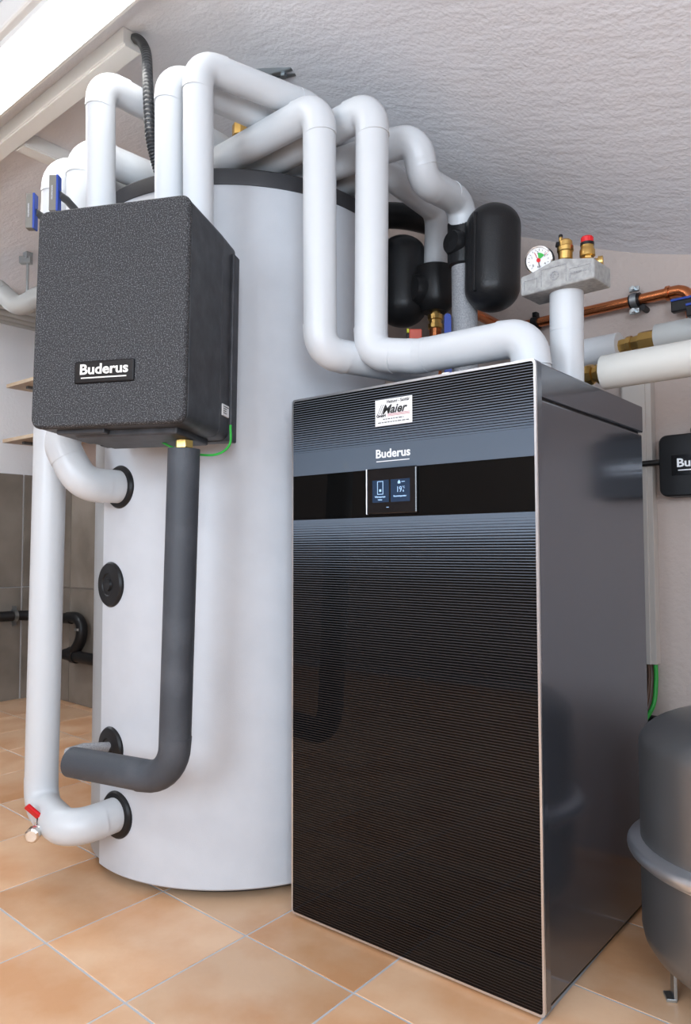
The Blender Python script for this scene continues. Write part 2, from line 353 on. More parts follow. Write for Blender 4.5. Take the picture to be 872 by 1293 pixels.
lampobj('fluorescent_lamp', 'bright fluorescent ceiling lamp beside the white cable trunking', -1.385, -0.348, 1.53, 2.118, 'lamp', 0.093)
lampobj('fluorescent_lamp', 'second fluorescent ceiling lamp behind the viewer, near the rear windows', -0.9, -2.1, 1.2, 2.118, 'lamp2')
lampobj('fluorescent_lamp', 'third fluorescent ceiling lamp over the left part of the room, outside the view', -3.0, -0.25, 0.6, 2.118, 'lamp3')
tr = thing('cable_trunking', 'white plastic cable trunking branching across the ceiling beside the lamp', 'trunking', (-1.64, -0.165, 2.08))
def trunk_run(a, b, w, h):
    a = Vector(a); b = Vector(b); d = (b - a); L = d.length; d.normalize(); s = Vector((0, 0, 1)).cross(d); bm = NB()
    obox(bm, (a + b) / 2, d, s, (0, 0, 1), L, w, h, 0.002); obox(bm, (a + b) / 2 - Vector((0, 0, h / 2 + 0.002)), d, s, (0, 0, 1), L, w * 0.82, 0.006, 0.001)
    part('trunk_channel', bm, 'trunk', tr)
trunk_run((-3.2, -0.10, 2.098), (-0.995, -0.168, 2.098), 0.055, 0.042)
trunk_run((-1.665, -0.118, 2.098), (-1.69, 0.62, 2.098), 0.06, 0.042)
# corrugated hose out of the trunk end
hp = catmull([(-1.03, -0.166, 2.10), (-0.985, -0.163, 2.098), (-0.925, -0.178, 2.03), (-0.845, -0.228, 1.890), (-0.809, -0.245, 1.751), (-0.800, -0.228, 1.670), (-0.80, -0.19, 1.60)], 34)
rads = [0.0125 if k % 3 else 0.0100 for k in range(len(hp))]
bm = NB(); tube(bm, hp, rads, 16); tag(part('corrugated_hose', bm, 'hose'), 'black corrugated hose hanging from the end of the ceiling trunking', 'hose')

# ------------------------------------------------------------------ hot water tank
TC = Vector((-1.0458, 0.2611, 0)); TR = 0.4178
def arc_shell(bm, r, t, a0, a1, z0, z1, n=64):
    rings = []
    for k in range(n + 1):
        a = math.radians(a0 + (a1 - a0) * k / n); c, s = math.cos(a), math.sin(a)
        rings.append([bm.verts.new((TC.x + q * c, TC.y + q * s, z)) for q, z in ((r, z0 + .004), (r, z1), (r - t, z1), (r - t, z0), (r - .004, z0))])
    for a, b in zip(rings, rings[1:]):
        for k in range(5):
            f = bm.faces.new((a[k], b[k], b[(k + 1) % 5], a[(k + 1) % 5])); f.smooth = k in (0, 2)
    bm.faces.new(rings[0]); bm.faces.new(rings[-1])
tank = thing('hot_water_tank', 'large light grey cylindrical storage tank with black lid ring', 'tank', (TC.x, TC.y, 0))
bm = NB(); lathe(bm, TC, (0, 0, 1), [(0.37, 0.0), (0.395, 0.03), (0.395, 1.70)], 96); part('inner_body', bm, 'blackband', tank)
bm = NB(); arc_shell(bm, TR, 0.012, -100.7, 211, 0.022, 1.697, 120); part('jacket', bm, 'tank', tank)
bm = NB(); arc_shell(bm, TR - 0.007, 0.01, -150, -99.8, 0.026, 1.695, 24); part('service_strip', bm, 'strip', tank, 'darker grey vertical strip')
bm = NB(); lathe(bm, TC, (0, 0, 1), [(0.40, 1.696), (0.4215, 1.696), (0.4225, 1.70), (0.4225, 1.732), (0.418, 1.737), (0.0, 1.737)], 128); o = part('lid', bm, 'blackband', tank, 'black lid ring')
for f in o.data.polygons:
    if abs(f.normal.z) > 0.6: f.use_smooth = False
def tank_pt(ang, z, out=0.0):
    a = math.radians(ang); return Vector((TC.x + (TR + out) * math.cos(a), TC.y + (TR + out) * math.sin(a), z))
for ang, z, r in ((-89.6, 0.969, 0.054), (-94.5, 0.725, 0.057), (-93.0, 0.322, 0.052), (-89.0, 0.166, 0.057)):
    a = math.radians(ang); n_ = Vector((math.cos(a), math.sin(a), 0)); bm = NB()
    lathe(bm, tank_pt(ang, z, -0.006), n_, [(r, 0), (r, .008), (r * .93, .013), (r * .5, .016), (r * .46, .013), (r * .30, .013), (r * .26, .018), (0, .018)], 40)
    part('rubber_rosette', bm, 'black', tank)

# ------------------------------------------------------------------ insulated pipe runs
def fillet(p0, p1, p2, r, n=9):
    a = (p0 - p1).normalized(); b = (p2 - p1).normalized(); ang = a.angle(b); t = r / math.tan(ang / 2)
    t = min(t, (p0 - p1).length * 0.98, (p2 - p1).length * 0.98); rr = t * math.tan(ang / 2)
    c = p1 + (a + b).normalized() * (rr / math.sin(ang / 2)); s = p1 + a * t; e = p1 + b * t
    vs, ve = s - c, e - c; w = vs.angle(ve); out = []
    for k in range(n + 1):
        q = k / n; out.append(c + (vs * math.sin((1 - q) * w) + ve * math.sin(q * w)) / math.sin(w))
    return s, out, e
def run(name, label, pts, d, m='pvc', bend=None, group=None, cat='pipe', seam=True):
    pts = [Vector(p) for p in pts]; bend = bend or d * 0.62; r = d / 2
    t = thing(name, label, cat, pts[0], group=group); cur = pts[0]
    for i in range(1, len(pts)):
        if i < len(pts) - 1:
            s, arc, e = fillet(pts[i - 1], pts[i], pts[i + 1], bend)
        else: s = pts[i]; arc = None
        if (s - cur).length > 0.012:
            bm = NB(); tube(bm, [cur, s], r, 40); part('pipe_section', bm, m, t)
        if arc:
            da = (arc[0] - arc[1]).normalized() * 0.02; db = (arc[-1] - arc[-2]).normalized() * 0.02
            bm = NB(); tube(bm, [arc[0] + da] + arc + [arc[-1] + db], r + (0.0007 if seam else 0), 40); part('elbow', bm, m, t); cur = e
    return t
g1 = 'white insulated pipes rising over the tank'
run('insulated_pipe', 'left one of two white pipe loops hanging between tank and boiler',
    [(-0.90, -0.005, 1.735), (-0.90, 0.0, 1.800), (-0.50, -0.018, 1.800), (-0.508, -0.006, 1.249), (-0.42, 0.22, 1.241), (-0.40, 0.27, 1.241)], 0.0745)
run('insulated_pipe', 'right one of two hanging white pipe loops, ending in the boiler top',
    [(-0.98, 0.085, 1.735), (-0.98, 0.10, 1.800), (-0.412, 0.062, 1.805), (-0.428, 0.074, 1.247), (-0.315, 0.097, 1.228), (-0.052, 0.085, 1.222), (-0.05, 0.088, 1.150)], 0.0745)
run('insulated_pipe', 'white insulated pipe zigzagging over the tank rim down to the capsule-shaped pump nearest the gauge',
    [(-0.86, 0.17, 1.735), (-0.86, 0.172, 1.802), (-0.396, 0.215, 1.795), (-0.403, 0.252, 1.705), (-0.408, 0.438, 1.720), (-0.41, 0.448, 1.655)], 0.074)
run('insulated_pipe', 'white insulated pipe running back past the tank rim and down into the left black pump',
    [(-1.0, 0.29, 1.735), (-1.0, 0.295, 1.80), (-0.556, 0.275, 1.80), (-0.574, 0.585, 1.795), (-0.590, 0.594, 1.60)], 0.070)
run('insulated_pipe', 'right one of the touching pair of white pipes on the foam box top',
    [(-0.684, -0.207, 1.44), (-0.675, -0.219, 1.872), (-0.600, 0.05, 1.874), (-0.64, 0.33, 1.872), (-0.64, 0.34, 1.735)], 0.066)
run('insulated_pipe', 'left one of the touching pair of white pipes on the foam box top',
    [(-0.765, -0.222, 1.44), (-0.757, -0.232, 1.872), (-0.700, 0.02, 1.862), (-0.75, 0.42, 1.85), (-0.75, 0.43, 1.735)], 0.066)
run('insulated_pipe', 'white insulated pipe leaving the foam box top, first to the left of the black hose',
    [(-0.905, -0.305, 1.44), (-0.892, -0.321, 1.870), (-0.88, -0.10, 1.862), (-0.88, 0.46, 1.85), (-0.88, 0.47, 1.735)], 0.0645)
run('insulated_pipe', 'white pipe from the upper tank rosette rising behind the foam box',
    [(-1.041, -0.158, 0.969), (-1.041, -0.262, 0.969), (-1.085, -0.290, 1.06), (-1.112, -0.232, 1.30), (-1.121, -0.223, 1.832), (-1.08, -0.02, 1.815), (-1.08, 0.32, 1.81), (-1.08, 0.33, 1.735)], 0.082)
p60 = run('insulated_pipe', 'long white insulated pipe from the lowest tank rosette up along the left of the tank',
    [(-1.037, -0.158, 0.168), (-1.040, -0.285, 0.160), (-1.268, -0.228, 0.160), (-1.245, -0.232, 1.10), (-1.205, -0.243, 1.805), (-1.21, 0.06, 1.80), (-1.21, 0.33, 1.80), (-1.205, 0.34, 1.735)], 0.082)
run('insulated_pipe', 'dark grey foam-lagged pipe dropping from the foam box and bending left along the tank',
    [(-0.668, -0.254, 1.022), (-0.701, -0.247, 0.333), (-0.985, -0.310, 0.335)], 0.0665, 'foamtube', bend=0.075, seam=False)
bm = NB(); lathe(bm, (-0.668, -0.254, 1.014), (0, 0, 1), [(0.014, 0), (0.014, .008), (0.019, .010), (0.019, .025), (0.012, .026), (0.012, .045)], 6, False)
tag(part('brass_nut', bm, 'brass'), 'brass union nut between foam box and dark lagged pipe', 'fitting')
bm = NB(); tube(bm, [(-1.067, -0.158, 0.325), (-1.062, -0.235, 0.338), (-1.045, -0.285, 0.340)], 0.012, 16); tag(part('connection_pipe', bm, 'greyfoam'), 'short grey pipe between tank rosette and dark lagged pipe end', 'pipe')
# drain valve
dv = thing('drain_valve', 'small chrome drain valve with a red lever at the foot of the long white pipe', 'valve', (-1.26, -0.28, 0.14))
VA = (-1.181, -0.262, 0.152); vd = (Vector((-1.137, -0.313, 0.146)) - Vector(VA)).normalized(); vo = Vector(VA)
bm = NB(); lathe(bm, vo, vd, [(0.010, 0), (0.010, .02), (0.015, .02), (0.015, .032), (0.010, .033), (0.010, .05), (0.013, .052), (0.013, .062), (0.010, .064), (0.010, .07)], 18); part('valve_body', bm, 'chrome', dv)
bm = NB(); lathe(bm, vo + vd * 0.07, vd, [(0.017, 0), (0.0175, .002), (0.0175, .018), (0.013, .021), (0.0, .021)], 12, False); part('end_cap', bm, 'chrome', dv)
bm = NB(); tube(bm, [vo + vd * 0.042, vo + vd * 0.042 + Vector((0, 0, 0.022))], 0.006, 12); part('spindle', bm, 'black', dv)
lp = vo + vd * 0.042 + Vector((0, 0, 0.024))
bm = NB(); ld = Vector((-0.35, -0.45, 0.55)).normalized(); sd = ld.cross(Vector((0, 1, 0))).normalized(); obox(bm, lp + ld * 0.018, ld, sd, ld.cross(sd), 0.046, 0.020, 0.009, 0.003); lv = part('lever', bm, 'red', dv)

# ------------------------------------------------------------------ foam box (hydraulic station) -- built in local coordinates
BW, BD, BH = 0.340, 0.240, 0.4545
bxo = thing('hydraulic_station', 'dark speckled foam box with a nameplate hung before the grey tank', 'box', (-0.7142, -0.412, 1.0562), (-0.029, 0.002, math.radians(25.55)), local=True)
def rrect(w, h, r, n=6):
    out = []
    for cx, cz, a0 in ((w - r, h - r, 0), (r, h - r, 90), (r, r, 180), (w - r, r, 270)):
        for k in range(n + 1):
            a = math.radians(a0 + 90 * k / n); out.append((cx + r * math.cos(a), cz + r * math.sin(a)))
    return out
def slab(bm, x0, z0, w, h, layers, n=6):
    rings = []
    for y, ins, r in layers:
        rings.append([bm.verts.new((x0 + ins + px, y, z0 + ins + pz)) for px, pz in rrect(w - 2 * ins, h - 2 * ins, r, n)])
    for a, b in zip(rings, rings[1:]):
        for k in range(len(a)):
            f = bm.faces.new((a[k], a[(k + 1) % len(a)], b[(k + 1) % len(b)], b[k])); f.smooth = True
    bm.faces.new(rings[0]); bm.faces.new(rings[-1])
    for f in bm.faces:
        if len(f.verts) > 4: f.smooth = False
# origin: centre of the front lower edge
bm = NB(); slab(bm, -BW / 2, 0, BW, BH, [(0.0, .005, .018), (0.0015, .0025, .019), (0.006, 0, .020), (0.012, 0, .02)]); part('front_cover', bm, 'epp', bxo, 'speckled front cover')
bm = NB(); slab(bm, -BW / 2, 0, BW, BH, [(0.012, .003, .018), (0.015, .003, .018), (0.016, .0006, .02), (0.165, .001, .02), (0.1655, .002, .02), (0.167, .002, .02), (0.168, .001, .02), (BD, .003, .02)]); part('side_shell', bm, 'epp_side', bxo, 'smoother dark side shell')
bm = NB(); box(bm, -BW / 2 + .02, BW / 2 + 0.004, BD - 0.020, BD + 0.012, 0.0, BH - 0.03, 0.003); part('rear_shell', bm, 'epp_side', bxo)
bm = NB(); box(bm, -0.10, 0.13, 0.05, 0.20, -0.012, 0.004, 0.004); box(bm, -0.13, -0.02, 0.03, 0.15, -0.008, 0.004, 0.003); part('underside_tray', bm, 'epp_side', bxo)
px_, pz_ = -0.004, 0.108
bm = NB(); box(bm, px_ - 0.066, px_ + 0.066, -0.0035, 0.001, pz_ - 0.0225, pz_ + 0.0225, 0.003); npl = part('nameplate', bm, 'gloss', bxo, 'glossy black nameplate')
bm = NB(); text_into(bm, 'Buderus', 0.0285, face_mtx((px_, -0.0042, pz_ + 0.0045)), 0.0004, 0.00075, 1.14); box(bm, px_ - 0.050, px_ + 0.050, -0.0046, -0.0038, pz_ - 0.0130, pz_ - 0.0105); part('lettering', bm, 'letter_cream', npl)
bm = NB(); box(bm, BW / 2 - 0.002, BW / 2 + 0.0012, 0.178, 0.212, 0.050, 0.075); stk = part('sticker', bm, 'paper', bxo, 'small white printed sticker')
bm = NB()
for k, (a, b_) in enumerate(((0.183, 0.210), (0.183, 0.199), (0.183, 0.197), (0.183, 0.199))): box(bm, BW / 2 + 0.0010, BW / 2 + 0.0017, a, b_, 0.0695 - k * 0.0048, 0.0710 - k * 0.0048)
part('print', bm, 'ink', stk)
# green earth wire under the box
gw = catmull([(-0.745, -0.275, 1.075), (-0.742, -0.268, 1.05), (-0.70, -0.235, 1.022), (-0.64, -0.20, 1.012), (-0.60, -0.19, 1.030), (-0.585, -0.20, 1.070)], 8)
bm = NB(); tube(bm, gw, 0.0026, 10); tag(part('earth_wire', bm, 'green'), 'thin green wire looping under the foam box behind the dark pipe', 'wire')
# T-handles at the upper left of the box
for q, (pos, lab) in enumerate((((-1.118, -0.362, 1.621), 'grey and blue valve handle at the foam box upper left corner, lower one'), ((-1.030, -0.352, 1.641), 'grey and blue valve handle above the foam box edge, right one'))):
    t = thing('shutoff_valve', lab, 'valve', pos); p = Vector(pos); f = Vector((0.62, -0.78, 0)); s = Vector((0.78, 0.62, 0))
    bm = NB(); obox(bm, p, s, f, (0, 0, 1), 0.018, 0.020, 0.085, 0.002); part('grip', bm, 'handle_grey', t)
    bm = NB(); obox(bm, p + s * 0.0105, s, f, (0, 0, 1), 0.005, 0.021, 0.086, 0.001); part('stripe', bm, 'blue', t, 'blue edge stripe')
    bm = NB(); obox(bm, p + f * 0.0105 - s * 0.001, s, f, (0, 0, 1), 0.004, 0.002, 0.034, 0.0006); part('grip_rib', bm, 'greyfoam', t)
    bm = NB(); tube(bm, [p + s * 0.01, p + s * 0.018 - f * 0.03, p + s * 0.02 - f * 0.10], 0.009, 14); part('stem', bm, 'darkgrey', t)

# ------------------------------------------------------------------ boiler
H, DP, WD = 1.154, 0.581, 0.60
bo = thing('boiler', 'tall silver boiler with black pinstriped glass front and small display', 'boiler', (-0.30, 0.29, 0))
bm = NB(); box(bm, -WD + .006, -.004, 0.026, DP, 0.014, H - 0.070, 0.004); part('casing', bm, 'steel', bo)
bm = NB(); box(bm, -WD + .004, -.002, 0.024, DP + .002, H - 0.066, H - 0.003, 0.003); part('top_cover', bm, 'steel', bo)
bm = NB(); box(bm, -WD + .012, -.010, 0.03, DP - .01, 0.004, 0.014); part('plinth', bm, 'black', bo)
bm = NB(); box(bm, -WD + .012, -.010, 0.03, DP - .01, H - 0.070, H - 0.066); part('shadow_gap', bm, 'black', bo)
bm = NB(); slab(bm, -WD, 0.006, WD, H - 0.006, [(0.005, 0.0, .008), (0.024, 0.0, .008)], 4); part('door', bm, 'steel', bo)
# bright edge frame, with an opening for the glass
bm = NB(); e = 0.0045
def edge_frame():
    o_ = rrect(WD, H - 0.006, .009, 4); i_ = rrect(WD - 2 * e, H - 0.006 - 2 * e, .006, 4); L = len(o_)
    R = [[bm.verts.new((-WD + x, y, 0.006 + z)) for x, z in o_] for y in (0.006, 0.0)] + [[bm.verts.new((-WD + e + x, y, 0.006 + e + z)) for x, z in i_] for y in (0.0, 0.006)]
    for a, b in zip(R, R[1:] + R[:1]):
        for k in range(L): bm.faces.new((a[k], a[(k + 1) % L], b[(k + 1) % L], b[k]))
edge_frame(); part('edge_frame', bm, 'alu', bo, 'bright aluminium edge')
bm = NB(); slab(bm, -WD + e, 0.006 + e, WD - 2 * e, H - 0.006 - 2 * e, [(0.0, 0.0, .006), (0.0055, 0.0, .006)], 4)
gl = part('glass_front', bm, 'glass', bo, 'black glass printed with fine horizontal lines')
for f in gl.data.polygons: f.use_smooth = False
bm = NB(); text_into(bm, 'Buderus', 0.0245, face_mtx((-0.3155, -0.0008, 1.0085)), 0.0003, 0.0006, 1.08); box(bm, -0.3155 - 0.0415, -0.3155 + 0.0415, -0.0011, -0.0004, 0.9925, 0.9943); part('lettering', bm, 'letter', bo, 'white maker name with underline')
# display
dx0, dx1, dz0, dz1 = -0.379, -0.253, 0.882, 0.981
bm = NB(); box(bm, dx0, dx1, -0.007, 0.001, dz0 + 0.002, dz1 - 0.002, 0.003); dsp = part('display', bm, 'gloss', bo, 'small touch display')
bm = NB(); box(bm, dx0 - .001, dx0 + .0015, -0.0078, 0.0, dz0 + 0.002, dz1 - 0.002, 0.0008); part('display_edge', bm, 'alu', dsp)
bm = NB(); cxl, cxr = dx0 + 0.036, dx0 + 0.086
box(bm, dx0 + .016, dx0 + .058, -0.0074, -0.0068, dz0 + 0.026, dz0 + 0.072); box(bm, dx0 + .063, dx0 + .110, -0.0074, -0.0068, dz0 + 0.026, dz0 + 0.072); part('screen', bm, 'ui_dark', dsp)
bm = NB(); zc = dz0 + 0.056
for (a, b_, c_, d_) in ((cxl - .007, cxl + .008, zc + .0125, zc + .0137), (cxl - .007, cxl + .008, zc - .0137, zc - .0125), (cxl - .007, cxl - .0058, zc - .0137, zc + .0137), (cxl + .0068, cxl + .008, zc - .0137, zc + .0137), (cxl - .002, cxl + .003, zc - .008, zc - .003), (dx0 + .052, dx0 + .058, dz0 + .015, dz0 + .0162)):
    box(bm, a, b_, -0.0078, -0.0073, c_, d_)
text_into(bm, '19', 0.0165, face_mtx((cxr - 0.002, -0.0076, dz0 + 0.0505)), 0.0002, 0.0, 0.85)
text_into(bm, '°C', 0.006, face_mtx((cxr + 0.009, -0.0076, dz0 + 0.0545)), 0.0002); text_into(bm, '6', 0.007, face_mtx((cxr + 0.0085, -0.0076, dz0 + 0.0475)), 0.0002)
text_into(bm, 'Raumtemperatur', 0.0046, face_mtx((cxr, -0.0076, dz0 + 0.0375)), 0.0002, 0.0001); text_into(bm, 'Wärmepumpe', 0.0046, face_mtx((cxl, -0.0076, dz0 + 0.0375)), 0.0002, 0.0001)
text_into(bm, 'Heizen', 0.0038, face_mtx((cxl, -0.0076, dz0 + 0.0315)), 0.0002, 0.0001)
# little house icon
hx, hz = cxr - 0.002, dz0 + 0.0655
v_ = [bm.verts.new((hx + a, -0.0076, hz + c)) for a, c in ((-.004, 0), (.004, 0), (0, .0045))]; bm.faces.new(v_); box(bm, hx - .003, hx + .003, -0.0078, -0.0074, hz - .003, hz); box(bm, hx + .006, hx + .014, -.0078, -.0074, hz, hz + .0012)
part('screen_icons', bm, 'ui', dsp)
# sticker of the installer
sxc, szc = -0.3130, 1.0945
bm = NB(); box(bm, sxc - 0.0465, sxc + 0.0465, -0.0012, 0.0002, szc - 0.0275, szc + 0.0275, 0.0005); st = part('sticker', bm, 'paper', bo, 'white installer sticker')
bm = NB()
text_into(bm, 'Heizung - Sanitär', 0.0092, face_mtx((sxc + 0.012, -0.0014, szc + 0.0213)), 0.0001, 0.0002, 0.9)
text_into(bm, 'Maier', 0.0245, face_mtx((sxc + 0.001, -0.0014, szc + 0.0050)), 0.0001, 0.0007, 1.05, 0.35)
text_into(bm, 'GmbH', 0.0080, face_mtx((sxc - 0.031, -0.0014, szc - 0.0065)), 0.0001, 0.0004, 1.1)
for k in range(3):
    x0 = sxc - 0.041 + k * 0.005; v_ = [bm.verts.new((x0 + a, -0.0014, szc + c)) for a, c in ((0, -0.003), (0.0013, -0.003), (0.0123, 0.017), (0.011, 0.017))]; bm.faces.new(v_)
for w_, z_ in ((0.052, -0.0150), (0.078, -0.0215)):
    x = -w_ / 2
    while x < w_ / 2:
        q = random.uniform(0.003, 0.009); box(bm, sxc + x, sxc + min(x + q, w_ / 2), -0.0015, -0.0012, szc + z_, szc + z_ + 0.0018); x += q + 0.0022
part('print', bm, 'ink', st)
bm = NB()
for z_ in (-0.0045, -0.0065, -0.0085): box(bm, sxc - 0.014, sxc + 0.041, -0.0015, -0.0012, szc + z_, szc + z_ + 0.0007)
part('print', bm, 'redink', st, 'thin red lines')
# bracket clip on the top edge
bm = NB(); box(bm, -0.215, -0.155, 0.012, 0.060, H - 0.003, H + 0.004, 0.002); box(bm, -0.208, -0.190, 0.016, 0.05, H + 0.003, H + 0.007, 0.002); part('top_clip', bm, 'alu', bo)

# ------------------------------------------------------------------ riser with safety group
run('insulated_riser', 'short upright white insulated pipe on the boiler top carrying the gauge block', [(-0.047, 0.249, 1.150), (-0.0455, 0.2475, 1.265)], 0.0685)
bm = NB(); tube(bm, [(-0.0455, 0.2475, 1.2655), (-0.0435, 0.2455, 1.353)], 0.0345, 40); tag(part('insulated_riser', bm, 'pvc'), 'white pipe collar directly under the grey gauge block', 'pipe')
MBx, MBy = -0.0415, 0.236; bd = RD; bn = Vector((0.05, 1, 0)).normalized()
mf = thing('gauge_block', 'light grey foam block with gauge and valves on a white pipe', 'fitting', (MBx, MBy, 1.345))
bm = NB()
prof = [(-0.082, 0.0), (0.080, 0.0), (0.080, 0.041), (0.035, 0.050), (0.012, 0.058), (-0.010, 0.058), (-0.030, 0.046), (-0.045, 0.042), (-0.082, 0.042)]
def poly_prism(bm, prof, o, dx, dn, t0, t1, bev=0.004):
    a = [bm.verts.new(Vector(o) + dx * x + Vector((0, 0, z)) + dn * t0) for x, z in prof]; b = [bm.verts.new(Vector(o) + dx * x + Vector((0, 0, z)) + dn * t1) for x, z in prof]; n = len(prof)
    fs = [bm.faces.new(a), bm.faces.new(b)] + [bm.faces.new((a[k], a[(k + 1) % n], b[(k + 1) % n], b[k])) for k in range(n)]
    bmesh.ops.bevel(bm, geom=list({e_ for f in fs for e_ in f.edges}), offset=bev, segments=2, affect='EDGES', profile=0.5)
poly_prism(bm, prof, (MBx, MBy, 1.345), bd, bn, -0.041, 0.041); part('foam_block', bm, 'epp_grey', mf)
bm = NB(); fo = Vector((MBx, MBy, 1.345)) - bn * 0.0415
def groove(x0, x1, z0, z1, w=0.0011):
    for a, b_, c_, d_ in ((x0, x1, z1 - w, z1), (x0, x0 + w, z0, z1), (x1 - w, x1, z0, z1)):
        obox(bm, fo + bd * (a + b_) / 2 + Vector((0, 0, (c_ + d_) / 2)), bd, bn, (0, 0, 1), b_ - a, 0.0014, d_ - c_)
groove(-0.073, -0.043, 0.010, 0.030); groove(-0.034, 0.022, 0.008, 0.044); groove(0.029, 0.073, 0.012, 0.031)
part('recessed_outline', bm, 'greyfoam', mf)
bm = NB(); ec = fo + bd * (-0.004) + Vector((0, 0, 0.025)); tube(bm, [ec + (bd * math.cos(a * PI / 12) + Vector((0, 0, 1)) * math.sin(a * PI / 12)) * 0.0085 for a in range(25)], 0.0011, 6); tube(bm, [ec + (bd * math.cos(a * PI / 9) + Vector((0, 0, 1)) * math.sin(a * PI / 9)) * 0.0038 for a in range(14)], 0.0010, 6)
part('embossed_emblem', bm, 'greyfoam', mf)
bm = NB(); mt_ = face_mtx(fo + bd * 0.051 + Vector((0, 0, 0.020)) - bn * 0.0003, bd); text_into(bm, 'TWINNERTO 21', 0.0062, mt_, 0.0003, 0.0001); part('embossed_lettering', bm, 'greyfoam', mf)
# gauge
gc = Vector((-0.082, 0.176, 1.4185)); gx = Vector((-0.055, 0.236, 1.38))
gn = (CP - gc).normalized(); gn = (gn + Vector((-0.28, -0.15, 0.05))).normalized()
gc = Vector((-0.090, 0.214, 1.4185))
ga = thing('pressure_gauge', 'round white-faced pressure gauge on the left of the grey block', 'gauge', (gc.x, gc.y, 1.39))
bm = NB(); lathe(bm, gc - gn * 0.026, gn, [(0.024, 0), (0.0275, .003), (0.0275, .022)], 40); part('gauge_case', bm, 'black', ga)
bm = NB(); lathe(bm, gc - gn * 0.005, gn, [(0.0282, 0), (0.0290, .003), (0.0290, .006), (0.0262, .007), (0.0262, .003), (0.0, .003)], 48); part('bezel', bm, 'chrome', ga)
bm = NB(); lathe(bm, gc - gn * 0.0025, gn, [(0.0262, 0), (0.0262, .002), (0.0, .002)], 40); dial = part('dial', bm, 'paper', ga, 'white dial with green sector')
gu = (Vector((0, 0, 1)) - gn * gn.z).normalized(); gr = gu.cross(gn); dp = gc + gn * 0.0004
def gpt(a, r, h=0.0): return dp + (gr * math.sin(math.radians(a)) + gu * math.cos(math.radians(a))) * r + gn * h
bm = NB(); v_ = [bm.verts.new(gpt(a, 0.015, .0002)) for a in range(0, 61, 10)] + [bm.verts.new(gpt(a, 0.004, .0002)) for a in (60, 0)]; bm.faces.new(v_); part('green_sector', bm, 'green', dial)
bm = NB()
for a in range(-130, 131, 20):
    d1, d2 = gpt(a, 0.019, .0003), gpt(a, 0.0225, .0003); tube(bm, [d1, d2], 0.0004, 4)
for s_, a in (('0', -125), ('1', -62), ('2', 0), ('3', 62), ('4', 125)): text_into(bm, s_, 0.007, face_mtx(gpt(a, 0.0155, .0003), gr, gu), 0.0001)
text_into(bm, 'bar', 0.006, face_mtx(gpt(180, 0.013, .0003), gr, gu), 0.0001); tube(bm, [gpt(180, 0.002, .0008), gpt(178, 0.0125, .0008)], 0.0008, 6)
part('scale_marks', bm, 'ink', dial)
bm = NB(); lathe(bm, dp, gn, [(0.0042, 0), (0.0042, .0016), (0.0, .0016)], 16); tube(bm, [gpt(-20, 0.0, .001), gpt(-22, 0.018, .001)], 0.0006, 5); tube(bm, [gpt(60, 0.017, .001), gpt(60, 0.0235, .001)], 0.0005, 5); part('red_needle', bm, 'red', dial)
bm = NB(); lathe(bm, (gc.x - gn.x * 0.015, gc.y - gn.y * 0.015, 1.380), (0, 0, 1), [(0.008, 0), (0.008, .010), (0.006, .011), (0.006, .02)], 6, False); part('gauge_stem', bm, 'brass', ga)
# air vent
av = Vector((MBx + 0.001, MBy, 1.395)); t = thing('air_vent', 'brass bottle-shaped air vent in the middle of the grey block', 'valve', av)
bm = NB(); lathe(bm, av, (0, 0, 1), [(0.009, 0), (0.009, .013), (0.013, .0165), (0.0145, .018), (0.0150, .034), (0.0168, .036), (0.0168, .045), (0.015, .047), (0.0145, .056), (0.011, .060), (0.0, .060)], 28); part('vent_body', bm, 'brass', t)
bm = NB(); vp = av + Vector((-0.008, -0.004, 0.0)); lathe(bm, vp + Vector((0, 0, 0.058)), (0, 0, 1), [(0.0042, 0), (0.0042, .006), (0.0032, .007), (0.0032, .010)], 14); part('vent_nipple', bm, 'brass', t)
bm = NB(); lathe(bm, vp + Vector((0, 0, 0.067)), (0, 0, 1), [(0.0044, 0), (0.0044, .004), (0.003, .006), (0.0, .006)], 14); lathe(bm, av + Vector((-0.011, -0.010, 0.050)), (-0.7, -0.7, 0.1), [(0.006, 0), (0.006, .004), (0.0, .004)], 14); part('black_cap', bm, 'black', t)
# safety valve
sv = Vector((MBx + 0.043, MBy + 0.012, 1.388)); t = thing('safety_valve', 'brass safety valve with a red cap on the right of the grey block', 'valve', sv)
bm = NB(); lathe(bm, sv, (0, 0, 1), [(0.013, 0), (0.013, .018), (0.0115, .020), (0.0115, .026)], 6, False); lathe(bm, sv + Vector((0, 0, .024)), (0, 0, 1), [(0.0120, 0), (0.0155, .002), (0.0155, .014), (0.0135, .017), (0.0130, .025)], 28); lathe(bm, sv + Vector((0, 0, .010)), (1, 0.3, 0), [(0.009, 0), (0.009, .02), (0.0125, .021), (0.0125, .030), (0.009, .031)], 24); part('valve_body', bm, 'brass', t)
bm = NB(); lathe(bm, sv + Vector((0, 0, .048)), (0, 0, 1), [(0.0138, 0), (0.0138, .006)], 28); part('collar', bm, 'black', t)
bm = NB(); lathe(bm, sv + Vector((0, 0, .054)), (0, 0, 1), [(0.0125, 0), (0.0128, .010), (0.011, .0125), (0.0, .0125)], 14, False); part('red_cap', bm, 'red', t)

# ------------------------------------------------------------------ pumps
def capsule(bm, c, axis, r, L, seg=40, sy=1.0):
    prof = []; h = L / 2 - r * 0.85
    for k in range(11):
        a = PI / 2 * k / 10; prof.append((r * math.sin(a), -h - r * 0.85 * math.cos(a)))
    prof += [(r, h * t_) for t_ in (-.5, 0, .5)]
    for k in range(11):
        a = PI / 2 * k / 10; prof.append((r * math.cos(a), h + r * 0.85 * math.sin(a)))
    lathe(bm, c, axis, prof, seg)
toc = Vector((0.64, -0.77, 0))
